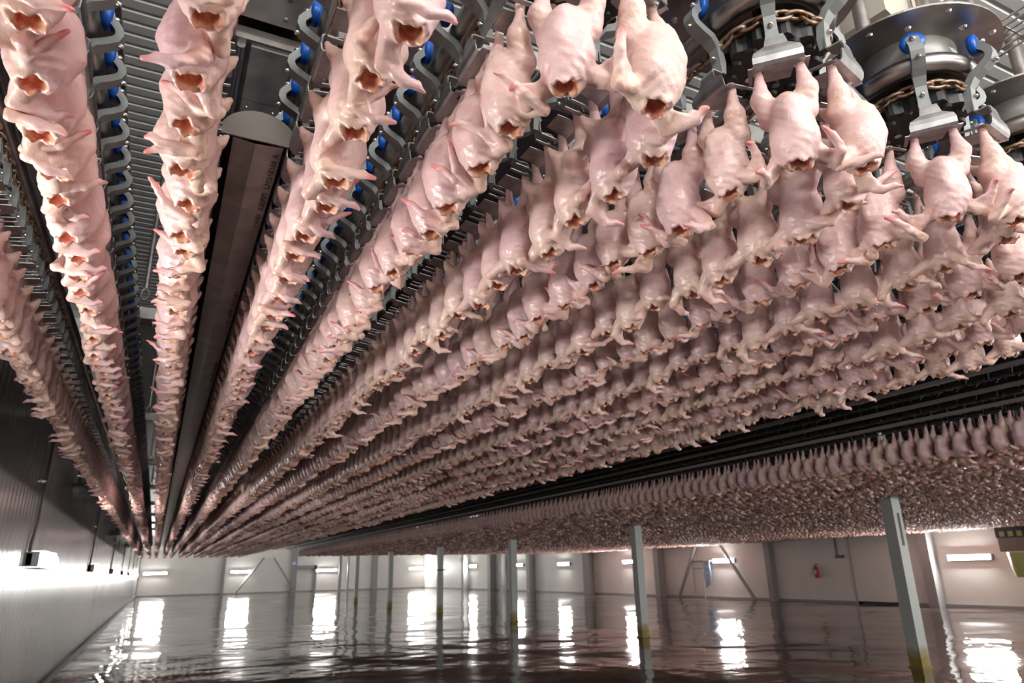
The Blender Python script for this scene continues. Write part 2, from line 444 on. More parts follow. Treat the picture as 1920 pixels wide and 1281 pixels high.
column((XR-0.2, 26.45, 0), 0.32, 'slim dark column on the right wall between brace and extinguisher')
column((XR-0.25, 18.2, 0), 0.4, 'grey column just left of the nearest lamp on the right wall')
def brace(a, b_, label):
    m_ = MB(); m_.tube([a, b_], 0.09, 8); tag(m_.build('diagonal_brace', M_col), label, 'brace', 'diagonal braces at the walls')
brace((9.9, YF-0.35, 3.4), (7.35, YF-0.35, 0.0), 'left diagonal brace at the far wall, in front of the second lamp')
brace((10.8, YF-0.68, 3.4), (13.0, YF-0.68, 0.3), 'right diagonal brace at the far wall leaning on the column')
brace((XR-0.3, 31.5, 3.1), (XR-0.3, 33.5, 0.0), 'left diagonal brace on the right wall beside the blue hoses')
brace((XR-0.3, 30.0, 3.1), (XR-0.3, 27.6, 0.0), 'right diagonal brace on the right wall passing in front of a lamp')

# doorway frame at the far wall, door on the right wall
b = MB()
for x in (13.0, 15.2): b.box((x, YF-0.2, 1.3), (0.25, 0.3, 2.6))
b.box((14.1, YF-0.2, 2.45), (2.4, 0.3, 0.3))
tag(b.build('door_frame', M_col), 'dark arched doorway frame on the far wall right of the braces', 'doorway')
d = empty('door_1', (XR, 20.9, 0)); tag(d, kind='structure')
b = MB(); b.box((-0.03, 0, 1.35), (0.06, 1.9, 2.7)); b.build('leaf', M_wall, d)
b = MB()
for s in (-1, 1): b.box((-0.035, s*1.0, 1.4), (0.07, 0.08, 2.8))
b.box((-0.035, 0, 2.78), (0.07, 2.08, 0.08)); b.build('frame', M_lampbody, d)
b = MB(); b.box((-0.04, -0.1, 0.03), (0.08, 1.7, 0.06)); b.build('threshold', M_dark, d)

# extinguisher
t = empty('fire_extinguisher', (XR-0.14, 23.75, 1.05)); tag(t, 'red fire extinguisher hanging on the white right wall left of the door', 'fire extinguisher')
b = MB(); b.tube([(0,0,0), (0,0,0.03), (0,0,0.42), (0,0,0.50), (0,0,0.53)], [0.08, 0.1, 0.1, 0.05, 0.03], 16); b.build('cylinder', M_redp, t)
b = MB(); b.cyl((0,0,0.5), (0,0,0.58), 0.03, 10); b.box((0,-0.05,0.6), (0.03,0.16,0.03)); b.build('valve', M_dark, t)
b = MB(); b.tube([(0,0.02,0.56), (-0.05,0.12,0.5), (-0.06,0.14,0.2)], 0.014, 8); b.build('hose', M_dark, t)
b = MB(); b.box((-0.1, 0, 0.26), (0.012, 0.1, 0.16)); b.build('plate', M_white, t)
b = MB(); b.tube([(XR-0.03, 22.6, 4.5), (XR-0.03, 22.6, 2.0)], 0.04, 8); b.box((XR-0.05, 22.45, 1.95), (0.1, 0.4, 0.14)); tag(b.build('cable_conduit', M_conduit), 'grey conduit with a switch box, between extinguisher and door', 'conduit')

# hose station behind the brace
t = empty('hose_reel', (XR-0.2, 31.0, 0.3)); tag(t, 'coiled blue hoses hanging below the braced lamp on the right wall', 'hose')
b = MB()
for k in range(4):
    y0 = -0.15 + 0.1*k
    b.tube([(0, y0, 1.6), (-0.03, y0-0.12, 0.9-0.1*k), (-0.03, y0, 0.45-0.07*k), (-0.03, y0+0.14, 0.9), (0, y0+0.03, 1.6)], 0.022, 8)
b.build('hose', M_bluehose, t)
b = MB(); b.box((0.05, 0, 1.62), (0.2, 0.5, 0.08)); b.build('hook', M_col, t)
t = empty('hand_wash_stand', (XR-0.1, 31.9, 0.0)); tag(t, 'pale grey rail stand left of the blue hoses on the right wall', 'stand')
b = MB()
for y in (-0.4, 0.4): b.cyl((0, y, 0), (0, y, 2.0), 0.03, 8)
b.build('upright', M_lampbody, t)
b = MB()
for z in (1.55, 1.95): b.cyl((0, -0.45, z), (0, 0.45, z), 0.03, 8)
b.build('rail', M_col, t)
t = empty('round_sign', (12.9, YF-0.6, 2.82)); tag(t, 'small round blue sign high on the far wall column', 'sign')
b = MB(); b.cyl((0, 0, 0), (0, -0.03, 0), 0.26, 20); b.build('disc', M_bluehose, t)
b = MB(); b.cyl((0, -0.03, 0), (0, -0.045, 0), 0.13, 16); b.build('symbol', M_white, t)
t = empty('square_sign', (XR-0.62, 65.7, 2.75)); tag(t, 'small blue sign on the farthest right wall column', 'sign')
b = MB(); b.box((0, 0, 0), (0.04, 0.5, 0.4)); b.build('panel', M_bluehose, t)
# yellow hoist box at the right edge
t = empty('chain_hoist', (XR-1.2, 14.22, 1.1)); tag(t, 'yellow chain bag under a dark hoist at the right edge of the hall', 'hoist')
b = MB(); b.tube([(0,0,0), (0,0,0.25), (0,0,0.8)], [0.32, 0.38, 0.42], 12); b.build('chain_bag', M_yellow, t)
b = MB(); b.box((0, 0, 1.05), (0.75, 0.95, 0.45)); b.build('body', mat('hoist_grey', (0.2, 0.16, 0.14), 0.5), t)
b = MB(); b.box((0, 0, 1.45), (0.8, 1.0, 0.35)); b.cyl((0, 0, 1.6), (0, 0, 2.9), 0.05, 8); b.build('cover', M_dark, t)
for k in range(3):
    b = MB(); b.box((-0.41, 0.28-0.28*k, 1.40), (0.02, 0.16, 0.17)); b.build('marking', M_yellow, t)
    b = MB(); b.box((-0.30+0.28*k, -0.51, 1.40), (0.16, 0.02, 0.17)); b.build('marking', M_yellow, t)

# posts standing in the rows of the far bank
POSTS = [(11.62, 8.3), (11.29, 15.5), (11.34, 23.0), (11.15, 29.8), (10.95, 36.6), (11.2, 44.6)]
for i, (x, y) in enumerate(POSTS):
    t = empty('support_post', (x, y, 0)); tag(t, 'square galvanised steel post with yellowed foot, %s from the camera' % ORD[i], 'post', 'posts under the second bank of chickens')
    b = MB(); b.box((0, 0, 2.8), (0.22, 0.22, 5.6)); b.build('shaft', M_post, t)
    b = MB(); b.box((0, 0, 0.01), (0.26, 0.26, 0.02)); b.build('foot_plate', M_post, t)
    if i == 0:
        b = MB(); b.box((0.01, -0.112, 2.22), (0.05, 0.01, 0.55)); b.build('slot', M_dark, t)
    if i == 3:
        b = MB(); b.box((0, 0, 1.75), (0.42, 0.3, 0.05)); b.build('clamp', M_dark, t)

# ------------------------------------------------------------------ the overhead conveyor
LOOPS = [-0.583, 0.135, 0.885, 1.65, 2.42, 3.18, 3.95]
RC = 0.19
RADII = [0.17, 0.165, 0.185, 0.19, 0.19, 0.19, 0.19]
Z_FORK, Z_CHAIN, Z_PIPE = 3.10, 3.315, 3.40
Y_END = 44.0
PITCH = 0.2
CY = [0.9, 0.9, 1.31, 1.31, 1.31, 1.31, 1.31]
LEFT_PHASE = [1.95, None, None, None, None, None, None]

def loop_path(c, cy, y_end=Y_END, r=RC, n=18):
    pts = [(c-r, y_end)] + [(c-r, cy + 0.4)]
    pts += [(c - r*math.cos(a), cy - r*math.sin(a)) for a in [PI*k/n for k in range(n+1)]]
    pts += [(c+r, cy + 0.4), (c+r, y_end)]
    return pts

WORDS = ['first', 'second', 'third', 'fourth', 'fifth', 'sixth', 'seventh', 'eighth', 'ninth', 'tenth', 'eleventh', 'twelfth', 'thirteenth', 'fourteenth']
LOOPWORD = ['leftmost', 'second', 'third', 'fourth', 'fifth', 'sixth', 'seventh']
for k, c in enumerate(LOOPS):
    b = MB(); b.tube([(x, y, Z_PIPE) for x, y in loop_path(c, CY[k], r=RADII[k])], 0.036, 12)
    tag(b.build('rail_pipe', M_pipe), 'U-shaped steel pipe rail carrying the %s loop of trolleys from the left' % LOOPWORD[k], 'rail', 'pipe rails of the conveyor')
# chains: real links close by, coarser far away
def chain_mesh(c, cy, y_far, r):
    b = MB()
    L1 = y_far - cy; arc = PI*r; tot = 2*L1 + arc
    s = 0.0; k = 0; step = 0.048
    while s < tot:
        if s < L1: p = Vector((c-r, y_far-s, Z_CHAIN)); t = Vector((0, -1, 0))
        elif s < L1+arc:
            a = (s-L1)/r; p = Vector((c-r*math.cos(a), cy-r*math.sin(a), Z_CHAIN)); t = Vector((math.sin(a), -math.cos(a), 0))
        else: p = Vector((c+r, cy+(s-L1-arc), Z_CHAIN)); t = Vector((0, 1, 0))
        u = Vector((0, 0, 1)) if k % 2 else t.cross(Vector((0, 0, 1)))
        ring = []
        for i in range(10):
            a = 2*PI*i/10
            ring.append(p + t*(0.034*math.cos(a)) + u*(0.0155*math.sin(a)))
        b.tube(ring, 0.0068, 5, closed=True)
        s += step; k += 1
    return b
for k, c in enumerate(LOOPS):
    r = RADII[k] - 0.012
    b = chain_mesh(c, CY[k], 5.5 if k in (0, 1, 2) else 3.2, r)
    for s in (-1, 1):
        b.tube([(c+s*r, 3.1 if k > 2 else 5.4, Z_CHAIN), (c+s*r, Y_END, Z_CHAIN)], 0.014, 5)
    tag(b.build('link_chain', M_rust), 'rusty link chain running round the %s conveyor loop from the left' % LOOPWORD[k], 'chain', 'conveyor chains')

# turning wheels at the camera end
def wheel(c, cy, word):
    t = empty('turning_wheel', (c, cy, Z_CHAIN-0.03)); tag(t, 'black toothed turning wheel inside the %s loop from the left' % word, 'wheel', 'turning wheels at the camera end')
    b = MB(); n = 12; poly = []
    for i in range(n*6):
        a = 2*PI*i/(n*6)
        poly.append(((0.160 + 0.012*math.cos(a*n))*math.cos(a), (0.160 + 0.012*math.cos(a*n))*math.sin(a)))
    b.prism(poly, -0.03, 0.025); b.build('sprocket', M_black, t)
    for i in range(n):
        b = MB()
        a = 2*PI*(i+0.5)/n
        b.tube([(0.130*math.cos(a), 0.130*math.sin(a), -0.03), (0.130*math.cos(a), 0.130*math.sin(a), -0.04)], [0.022, 0.016], 12)
        b.build('boss', M_black, t)
    for i in range(4):
        a = 2*PI*i/4 + 0.6
        b = MB(); b.cyl((0.075*math.cos(a), 0.075*math.sin(a), -0.03), (0.075*math.cos(a), 0.075*math.sin(a), -0.042), 0.013, 8); b.build('bolt', M_bolt, t)
    b = MB(); b.cyl((0, 0, -0.05), (0, 0, 0.24), 0.03, 14); b.build('shaft', M_steel, t)
    p = empty('guide_plate', (c, cy, 3.535)); tag(p, 'round stainless plate with bolts above the %s turning wheel' % word, 'plate', 'round plates above the turning wheels')
    b = MB(); n = 48
    poly = [(0.345*math.cos(2*PI*i/n), 0.345*math.sin(2*PI*i/n) + 0.02) for i in range(n)]
    b.prism(poly, 0.0, 0.008); b.build('disc', M_steel, p)
    b = MB(); n = 40
    vs = []
    for z in (-0.10, 0.0):
        for rr in (0.176, 0.172):
            vs += [(rr*math.cos(2*PI*i/n), rr*math.sin(2*PI*i/n), z) for i in range(n)]
    fs = []
    for i in range(n):
        j = (i+1) % n
        fs += [(i, j, 2*n+j, 2*n+i), (n+i, 3*n+i, 3*n+j, n+j), (i, n+i, n+j, j)]
    b.add(vs, fs, True); b.build('flange', M_galv, p)
    for i in range(14):
        a = 2*PI*i/14 + 0.2
        rr = 0.29 if i % 2 else 0.235
        b = MB(); b.tube([(rr*math.cos(a), rr*math.sin(a), 0.0), (rr*math.cos(a), rr*math.sin(a), -0.007)], [0.014, 0.009], 10); b.build('bolt', M_bolt, p)
    for dx, dy in ((-0.10, 0.20), (0.16, 0.22)):
        b = MB(); b.cyl((dx, dy, 0.008), (dx, dy, 0.9), 0.032, 14); b.build('tube', M_steel, p)
for k in range(2, 7):
    wheel(LOOPS[k], CY[k], LOOPWORD[k])

# trolleys and shackles -------------------------------------------------
ARM = [(0.064, 0.390), (0.068, 0.378), (0.073, 0.360), (0.088, 0.344), (0.103, 0.321), (0.106, 0.294), (0.094, 0.267), (0.064, 0.246), (0.032, 0.230), (0.012, 0.204), (0.006, 0.150), (0.006, 0.112)]
def arm_mesh():
    b = MB(); m_ = len(ARM); vs = []; fs = []
    prof = [(-0.022, -0.004), (-0.022, -0.030), (-0.013, -0.030), (-0.013, -0.014), (0.013, -0.014), (0.013, -0.030), (0.022, -0.030), (0.022, -0.004)]
    P = len(prof)
    for i, (o, z) in enumerate(ARM):
        a = ARM[max(i-1, 0)]; c_ = ARM[min(i+1, m_-1)]
        do, dz = c_[0]-a[0], c_[1]-a[1]; l = math.hypot(do, dz)
        no, nz_ = -dz/l, do/l                           # outward normal of the strip
        sc = 0.6 if i in (0, m_-1) else (0.85 if i > m_-4 else 1.0)
        for x, d_ in prof:
            vs.append((x*sc, -(o + no*d_), z + nz_*d_))
    for i in range(m_-1):
        for k in range(P):
            l = (k+1) % P
            fs.append((i*P+k, i*P+l, (i+1)*P+l, (i+1)*P+k))
    fs += [tuple(range(P-1, -1, -1)), tuple(range((m_-1)*P, m_*P))]
    b.add(vs, fs)
    return b.mesh('arm', M_arm)
def roller_mesh():
    b = MB(); prof = [(0.028, 0.014), (0.037, 0.010), (0.041, 0.003), (0.041, -0.010), (0.037, -0.016), (0.028, -0.019)]
    b.tube([(0, y-0.043, 0.366) for r, y in prof], [r for r, y in prof], 20)
    return b.mesh('roller', M_blue)
def bolt_mesh(o, z, no, nz_, r=0.0065):
    b = MB(); a = Vector((0, -o, z)); d_ = Vector((0, -no, nz_)).normalized()
    b.tube([a - d_*0.004, a + d_*0.004, a + d_*0.009, a + d_*0.012], [r*1.3, r*1.3, r, r*0.5], 8)
    return b.mesh('bolt', M_bolt)
def bracket_mesh():
    b = MB(); b.sheet([(0.000, 0.150, 0.019), (0.000, 0.104, 0.022), (0.010, 0.098, 0.024), (0.040, 0.098, 0.026), (0.048, 0.094, 0.026), (0.050, 0.075, 0.028)], 0.005)
    return b.mesh('bracket', M_arm)
def shackle_mesh():
    b = MB()
    b.sheet([(0.050, 0.085, 0.028), (0.052, 0.058, 0.034), (0.056, 0.040, 0.066), (0.058, 0.022, 0.072), (0.055, 0.004, 0.072), (0.048, -0.004, 0.072)], 0.004)
    # fork with two slots: three prongs pointing inwards
    def prong(x0, x1, o0, o1, taper):
        xm = (x0+x1)/2; h = (x1-x0)/2
        b.add([(x0, -o0, -0.005), (x1, -o0, -0.005), (xm+h*taper, -o1, 0.012), (xm-h*taper, -o1, 0.012),
               (x0, -o0, -0.001), (x1, -o0, -0.001), (xm+h*taper, -o1, 0.016), (xm-h*taper, -o1, 0.016)],
              ((0,3,2,1), (4,5,6,7), (0,1,5,4), (1,2,6,5), (2,3,7,6), (3,0,4,7)))
    b.box((0, -0.038, -0.003), (0.150, 0.022, 0.004))
    prong(-0.046, 0.046, 0.03, -0.055, 0.8)
    prong(-0.088, -0.072, 0.045, -0.055, 0.6)
    prong(0.072, 0.088, 0.045, -0.055, 0.6)
    return b.mesh('shackle', M_dull)
T_PARTS = [('arm', arm_mesh()), ('roller', roller_mesh()), ('bracket', bracket_mesh()), ('shackle', shackle_mesh()),
           ('bolt', bolt_mesh(0.070, 0.368, 1, 0.1, 0.0085)), ('bolt', bolt_mesh(0.096, 0.272, 1, -0.5)), ('bolt', bolt_mesh(0.008, 0.170, 1, 0))]

# light versions for the far trolleys: sheet boxes only (arrays, tiled below)
def quad_arrays(mb):
    V = np.array(mb.v, float); Q = np.array([f if len(f) == 4 else (f[0], f[1], f[2], f[2]) for f in mb.f], int)
    return V, Q
def lod_trolley():
    steel = MB(); steel.sheet([(0.050, 0.09, 0.028), (0.056, 0.035, 0.07), (0.055, 0.0, 0.07)], 0.004)
    for x0 in (-0.08, 0.0, 0.08): steel.box((x0, 0.0, 0.004), (0.08 if x0 == 0 else 0.015, 0.10, 0.004))
    arm = MB(); arm.sheet([(0.07, 0.385, 0.021), (0.10, 0.322, 0.021), (0.10, 0.285, 0.021), (0.03, 0.23, 0.021), (0.006, 0.105, 0.019)], 0.014)
    rol = MB(); n = 8
    rol.add([(0.04*math.cos(2*PI*i/n), y, 0.366+0.04*math.sin(2*PI*i/n)) for y in (-0.03, -0.062) for i in range(n)],
            [(i, (i+1) % n, n+(i+1) % n, n+i) for i in range(n)] + [(0, 2, 4, 6), (8, 10, 12, 14)])
    Vs, Qs, mi, off = [], [], [], 0
    for j, mb in enumerate((steel, arm, rol)):
        V, Q = quad_arrays(mb); Vs.append(V); Qs.append(Q+off); mi += [j]*len(Q); off += len(V)
    return np.vstack(Vs), np.vstack(Qs), np.array(mi)

# ------------------------------------------------------------------ chickens
def cap(P, a, b, r1, r2, sq=None):
    a = np.array(a, float); b = np.array(b, float); ab = b-a
    h = np.clip(((P-a) @ ab)/(ab @ ab), 0, 1)
    d = P - a - h[:, None]*ab
    return np.sqrt((d*d).sum(1)) - (r1 + (r2-r1)*h)
def ell(P, c, r):
    q = (P - np.array(c))/np.array(r); k0 = np.sqrt((q*q).sum(1)); q2 = (P - np.array(c))/np.array(r)**2
    return k0*(k0-1)/np.maximum(np.sqrt((q2*q2).sum(1)), 1e-9)
def tri(P, a, b, c, t):
    a, b, c = (np.array(q, float) for q in (a, b, c))
    n_ = np.cross(b-a, a-c); ins = np.ones(len(P), bool); dmin = None
    for p0, p1 in ((a, b), (b, c), (c, a)):
        e_ = p1-p0; d_ = P-p0
        ins &= (d_ @ np.cross(e_, n_)) >= 0
        h = np.clip((d_ @ e_)/(e_ @ e_), 0, 1); q = d_ - h[:, None]*e_
        dd = (q*q).sum(1); dmin = dd if dmin is None else np.minimum(dmin, dd)
    pl = ((P-a) @ n_)**2/(n_ @ n_)
    return np.sqrt(np.where(ins, pl, dmin)) - t
def smin(a, b, k):
    h = np.maximum(k - np.abs(a-b), 0)/k
    return np.minimum(a, b) - h*h*k*0.25
def smax(a, b, k): return -smin(-a, -b, k)

class Bird:
    def __init__(self, seed):
        r = random.Random(seed); J = lambda s: r.uniform(-s, s)
        self.pl = 1 + J(0.06)
        self.legs = []
        for s in (-1, 1):
            self.legs.append(((s*(0.060+J(0.002)), 0.0, 0.012), (s*(0.060+J(.002)), 0.0, -0.012), (s*(0.066+J(0.004)), -0.012+J(0.008), -0.105+J(0.006)), (s*0.046, 0.008, -0.162)))
        self.wings = []
        for s in (-1, 1):
            sh = Vector((s*0.056, 0.012, -0.318))
            mode = r.random()
            if mode < 0.55:      # folded forwards
                el = sh + Vector((s*(0.045+J(0.008)), 0.026+J(0.012), -0.036+J(0.012)))
                wr = el + Vector((s*(0.010+J(0.022)), -0.066+J(0.014), 0.012+J(0.026)))
                tp = wr + Vector((s*(-0.006+J(0.040)), -0.046+J(0.020), 0.026+J(0.030)))
            elif mode < 0.85:    # spread out sideways
                el = sh + Vector((s*(0.052+J(0.006)), 0.010+J(0.01), -0.030+J(0.012)))
                wr = el + Vector((s*(0.030+J(0.012)), -0.050+J(0.02), 0.045+J(0.018)))
                tp = wr + Vector((s*(0.030+J(0.02)), -0.045+J(0.02), 0.036+J(0.02)))
            else:                # hanging down
                el = sh + Vector((s*(0.040+J(0.008)), 0.012+J(0.01), -0.048))
                wr = el + Vector((s*(0.000+J(0.01)), -0.055+J(0.01), -0.020+J(0.01)))
                tp = wr + Vector((s*(0.01+J(0.02)), -0.060+J(0.01), 0.01+J(0.03)))
            self.wings.append((sh, el, wr, tp))
        self.ph = r.uniform(0, 6.28); self.tailx = J(0.008); self.lean = J(0.012)
        self.neck = (J(0.006), -0.012+J(0.006))
    def body(self, P, mr):
        pl = self.pl
        d = ell(P, (0, -0.026, -0.225), (0.060*pl, 0.052*pl, 0.112))
        d = smin(d, ell(P, (0, -0.020, -0.268), (0.067*pl, 0.056*pl, 0.072)), 0.03)
        d = smin(d, cap(P, (0, -0.060*pl, -0.165), (0, -0.077*pl, -0.255), 0.008, 0.012), 0.035)
        d = smin(d, ell(P, (0, 0.016, -0.225), (0.046, 0.036, 0.105)), 0.03)
        d = smin(d, ell(P, (0, 0.012, -0.150), (0.050, 0.038, 0.042)), 0.03)
        d = smin(d, cap(P, (0, -0.004, -0.29), (self.neck[0], self.neck[1], -0.352), 0.054, 0.036), 0.035)
        for hk, h2, kn, hp in self.legs:
            lg = cap(P, h2, kn, max(0.0125, mr), 0.0285)
            lg = smin(lg, cap(P, hk, h2, max(0.0145, mr), max(0.012, mr)), 0.006)
            lg = smin(lg, cap(P, kn, hp, 0.0285, 0.040), 0.016)
            d = smin(d, lg, 0.016)
        t = cap(P, (0, 0.028, -0.150), (self.tailx, 0.056, -0.118), 0.023, 0.017)
        t = smin(t, cap(P, (self.tailx, 0.056, -0.118), (self.tailx*1.4, 0.072, -0.096), 0.015, max(0.0085, mr)), 0.012)
        d = smin(d, t, 0.02)
        for sh, el, wr, tp in self.wings:
            wg = cap(P, sh, el, 0.026, max(0.0165, mr))
            fo = cap(P, el, wr, max(0.0155, mr), max(0.0115, mr))
            wg = smin(wg, fo, 0.008)
            mid = (el + wr)/2
            wg = smin(wg, tri(P, sh + Vector((0, -0.004, 0.008)), el, wr, max(0.0065, mr)), 0.012)
            m2 = wr*0.5+tp*0.5 + Vector((0, 0, 0.009)) + (wr-el).normalized()*0.006
            wg = smin(wg, cap(P, wr, m2, max(0.0120, mr), max(0.0105, mr)), 0.006)
            wg = smin(wg, cap(P, m2, tp, max(0.0100, mr), max(0.0050, mr)), 0.004)
            th = wr + (wr-el).normalized()*0.018 + Vector((0, 0, 0.014))
            wg = smin(wg, cap(P, wr, th, max(0.007, mr*0.9), max(0.0035, mr*0.9)), 0.005)
            d = smin(d, wg, 0.014)
        if mr < 0.004: d = d + self.wrinkle(P)
        return d
    def wrinkle(self, P):
        x, y, z = P[:, 0], P[:, 1], P[:, 2]; p = self.ph
        low = np.clip((-z-0.27)/0.05, 0, 1) + np.clip(1-np.abs(z+0.145)/0.035, 0, 1)
        w = 0.0012*np.sin(70*x+30*y+p)*np.sin(55*z+40*x+2*p)*np.cos(60*y+p)
        w += 0.0016*low*np.sin(210*z+90*np.abs(x)+60*y+p)*np.sin(70*x+3*p)
        w += 0.0008*np.sin(160*x+130*z+p)*np.sin(140*y-90*z+2*p)
        return w
    def cavity(self, P):
        nx, ny = self.neck
        return cap(P, (nx, ny+0.0, -0.322), (nx, ny-0.003, -0.405), 0.020, 0.036)
    def full(self, P, mr=0.0, open_neck=True):
        d = self.body(P, mr)
        if open_neck:
            d = smax(d, -self.cavity(P), 0.004)
            a = np.arctan2(P[:, 1]-self.neck[1], P[:, 0]-self.neck[0])
            cut = -(P[:, 2] + 0.368 + 0.008*np.sin(3*a+self.ph) + 0.005*np.sin(7*a+2*self.ph) - 0.008)
            # only the neck itself is cut ragged, not the wings
            near = np.hypot(P[:, 0]-self.neck[0], P[:, 1]-self.neck[1]) - 0.055
            d = smax(d, np.minimum(cut, -near), 0.003)
        return d
    def tone(self, V):
        red = np.zeros(len(V)); P = V
        for sh, el, wr, tp in self.wings:
            a = np.array(wr); b_ = np.array(tp); ab = b_-a
            h = np.clip(((P-a) @ ab)/(ab @ ab), 0, 1); dd = P-a-h[:, None]*ab
            dist = np.sqrt((dd*dd).sum(1))
            red = np.maximum(red, np.where(dist < 0.014, 0.12 + 0.65*np.clip((h-0.45)*2, 0, 1), 0))
            dj = np.sqrt(((P-a)**2).sum(1)); red = np.maximum(red, 0.40*np.clip(1-dj/0.017, 0, 1))
            de = np.sqrt(((P-np.array(el))**2).sum(1)); red = np.maximum(red, 0.22*np.clip(1-de/0.03, 0, 1))
        tl = np.array((self.tailx*1.4, 0.078, -0.088)); red = np.maximum(red, 0.45*np.clip(1-np.sqrt(((P-tl)**2).sum(1))/0.022, 0, 1))
        for hk, h2, kn, hp in self.legs:
            red = np.maximum(red, 0.16*np.clip(1-np.sqrt(((P-np.array(kn)-np.array((0, 0, 0.05)))**2).sum(1))/0.06, 0, 1))
        cav = np.clip(1.3 - np.maximum(self.cavity(P)-0.0012, 0)/0.003, 0, 1)*np.where(P[:, 2] < -0.32, 1, 0)
        yel = np.clip((-P[:, 2]-0.285)/0.06, 0, 1)*0.65*np.clip((P[:, 1]+0.02)/0.05+0.35, 0, 1) + 0.5*np.clip(1-np.abs(P[:, 2]+0.13)/0.05, 0, 1)
        return np.stack([red, np.clip(cav, 0, 1), np.zeros(len(V)), np.clip(yel, 0, 1)], 1)

def surface_nets(fn, lo, hi, h):
    n = [int(math.ceil((hi[i]-lo[i])/h))+1 for i in range(3)]
    ax = [lo[i] + h*np.arange(n[i]) for i in range(3)]
    G = np.stack(np.meshgrid(*ax, indexing='ij'), -1).reshape(-1, 3)
    F = fn(G).reshape(n)
    acc = np.zeros((n[0]-1, n[1]-1, n[2]-1, 3)); cnt = np.zeros(acc.shape[:3])
    quads = []; cid = np.arange(cnt.size).reshape(cnt.shape)
    for a in range(3):
        b_, c_ = (a+1) % 3, (a+2) % 3
        s0 = [slice(None)]*3; s1 = [slice(None)]*3; s0[a] = slice(0, -1); s1[a] = slice(1, None)
        f0, f1 = F[tuple(s0)], F[tuple(s1)]
        idx = np.argwhere((f0 < 0) != (f1 < 0))
        v0 = f0[tuple(idx.T)]; v1 = f1[tuple(idx.T)]
        pos = idx.astype(float); pos[:, a] += v0/(v0-v1)
        ok = np.ones(len(idx), bool)
        for ax_ in (b_, c_): ok &= (idx[:, ax_] > 0) & (idx[:, ax_] < n[ax_]-1)
        idx, pos, neg = idx[ok], pos[ok], (v0 < 0)[ok]
        ring = []
        for db, dc in ((0, 0), (-1, 0), (-1, -1), (0, -1)):
            q = idx.copy(); q[:, b_] += db; q[:, c_] += dc
            t = tuple(q.T)
            np.add.at(acc, t, pos); np.add.at(cnt, t, 1)
            ring.append(cid[t])
        ring = np.stack(ring, 1)
        ring[~neg] = ring[~neg][:, ::-1]
        quads.append(ring)
    Q = np.vstack(quads); used = cnt.ravel() > 0
    remap = np.cumsum(used)-1
    V = acc.reshape(-1, 3)[used]/cnt.ravel()[used][:, None]*h + np.array(lo)
    Q = remap[Q]
    # pull the vertices onto the surface
    for _ in range(2):
        e_ = h*0.2; f = fn(V)
        g = np.stack([fn(V + np.eye(3)[i]*e_) - f for i in range(3)], 1)/e_
        g2 = np.maximum((g*g).sum(1), 0.15)
        V = V - (np.clip(f, -h*0.4, h*0.4)/g2)[:, None]*g
    return V, Q

BLO, BHI = (-0.20, -0.20, -0.42), (0.20, 0.12, 0.045)
NV = 7
BIRDS = [Bird(40+i) for i in range(NV)]
def bird_arrays(bd, h):
    fine = h < 0.010
    V, Q = surface_nets(lambda P: bd.full(P, 0.0 if h < 0.007 else 0.55*h, h < 0.013), BLO, BHI, h)
    return V, Q, bd.tone(V)
HI = []
for bd in BIRDS:
    V, Q, T = bird_arrays(bd, 0.0052)
    HI.append(numpy_mesh('chicken', V, Q, [M_skin], True, T))
MID = [bird_arrays(bd, 0.0115) for bd in BIRDS]
LOW = [bird_arrays(bd, 0.018) for bd in BIRDS[:5]]
FAR = [bird_arrays(bd, 0.029) for bd in BIRDS[:4]]

# slots along the rows of the first bank --------------------------------------
FIRST = {2: math.radians(50), 3: math.radians(44), 4: math.radians(38), 5: math.radians(42), 6: math.radians(48)}   # first trolley on the turn
ROWPH = {0: (0.11, 0.042), 1: (0.07, 0.133)}
slots = []          # row, x, y, outward angle vector
for k, c in enumerate(LOOPS):
    cy = CY[k]
    if k in ROWPH:
        for side in (-1, 1):
            y = 1.0 + ROWPH[k][(side+1)//2]
            while y < Y_END:
                slots.append((2*k + (side+1)//2, c+side*RADII[k], y, side*1.0, 0.0)); y += PITCH
    else:
        a0 = FIRST[k]*RADII[k]                     # arc length of the first trolley on the turn
        y = cy + PITCH - a0
        while y < Y_END:
            slots.append((2*k, c-RADII[k], y, -1.0, 0.0)); y += PITCH
        s = a0
        while s < PI*RADII[k]:
            a = s/RADII[k]
            slots.append((2*k if a < PI/2 else 2*k+1, c-RADII[k]*math.cos(a), cy-RADII[k]*math.sin(a), -math.cos(a), -math.sin(a))); s += PITCH
        y = cy + (s-PI*RADII[k])
        while y < Y_END:
            slots.append((2*k+1, c+RADII[k], y, 1.0, 0.0)); y += PITCH

def nth(i):
    return WORDS[i-1] if i <= 14 else '%d%s' % (i, 'th' if 10 < i % 100 < 14 else {1: 'st', 2: 'nd', 3: 'rd'}.get(i % 10, 'th'))
def in_frame(p, m=60):
    q = project(p)
    return q is not None and -m < q[0] < 1920+m and -m < q[1] < 1281+m
def rot_for(ox, oy):           # local -Y -> outward
    return math.atan2(oy, ox) + PI/2
birds = []
for row, x, y, ox, oy in slots:
    vis = in_frame((x, y, 2.9), 30) or in_frame((x, y, 2.76), 30)
    dist = math.sqrt(x*x + y*y + 1.2*1.2)
    missing = (rnd.random() < 0.006 and y > 2.6)
    birds.append(dict(row=row, x=x, y=y, ox=ox, oy=oy, vis=vis, d=dist, missing=missing))
near = sorted([q for q in birds if q['vis'] and not q['missing']], key=lambda q: q['d'])[:300]
for q in near: q['hero'] = True
rowcount = {}
def place_rot(q, flip=False):
    return rot_for(q['ox'], q['oy']) + rnd.uniform(-0.16, 0.16)
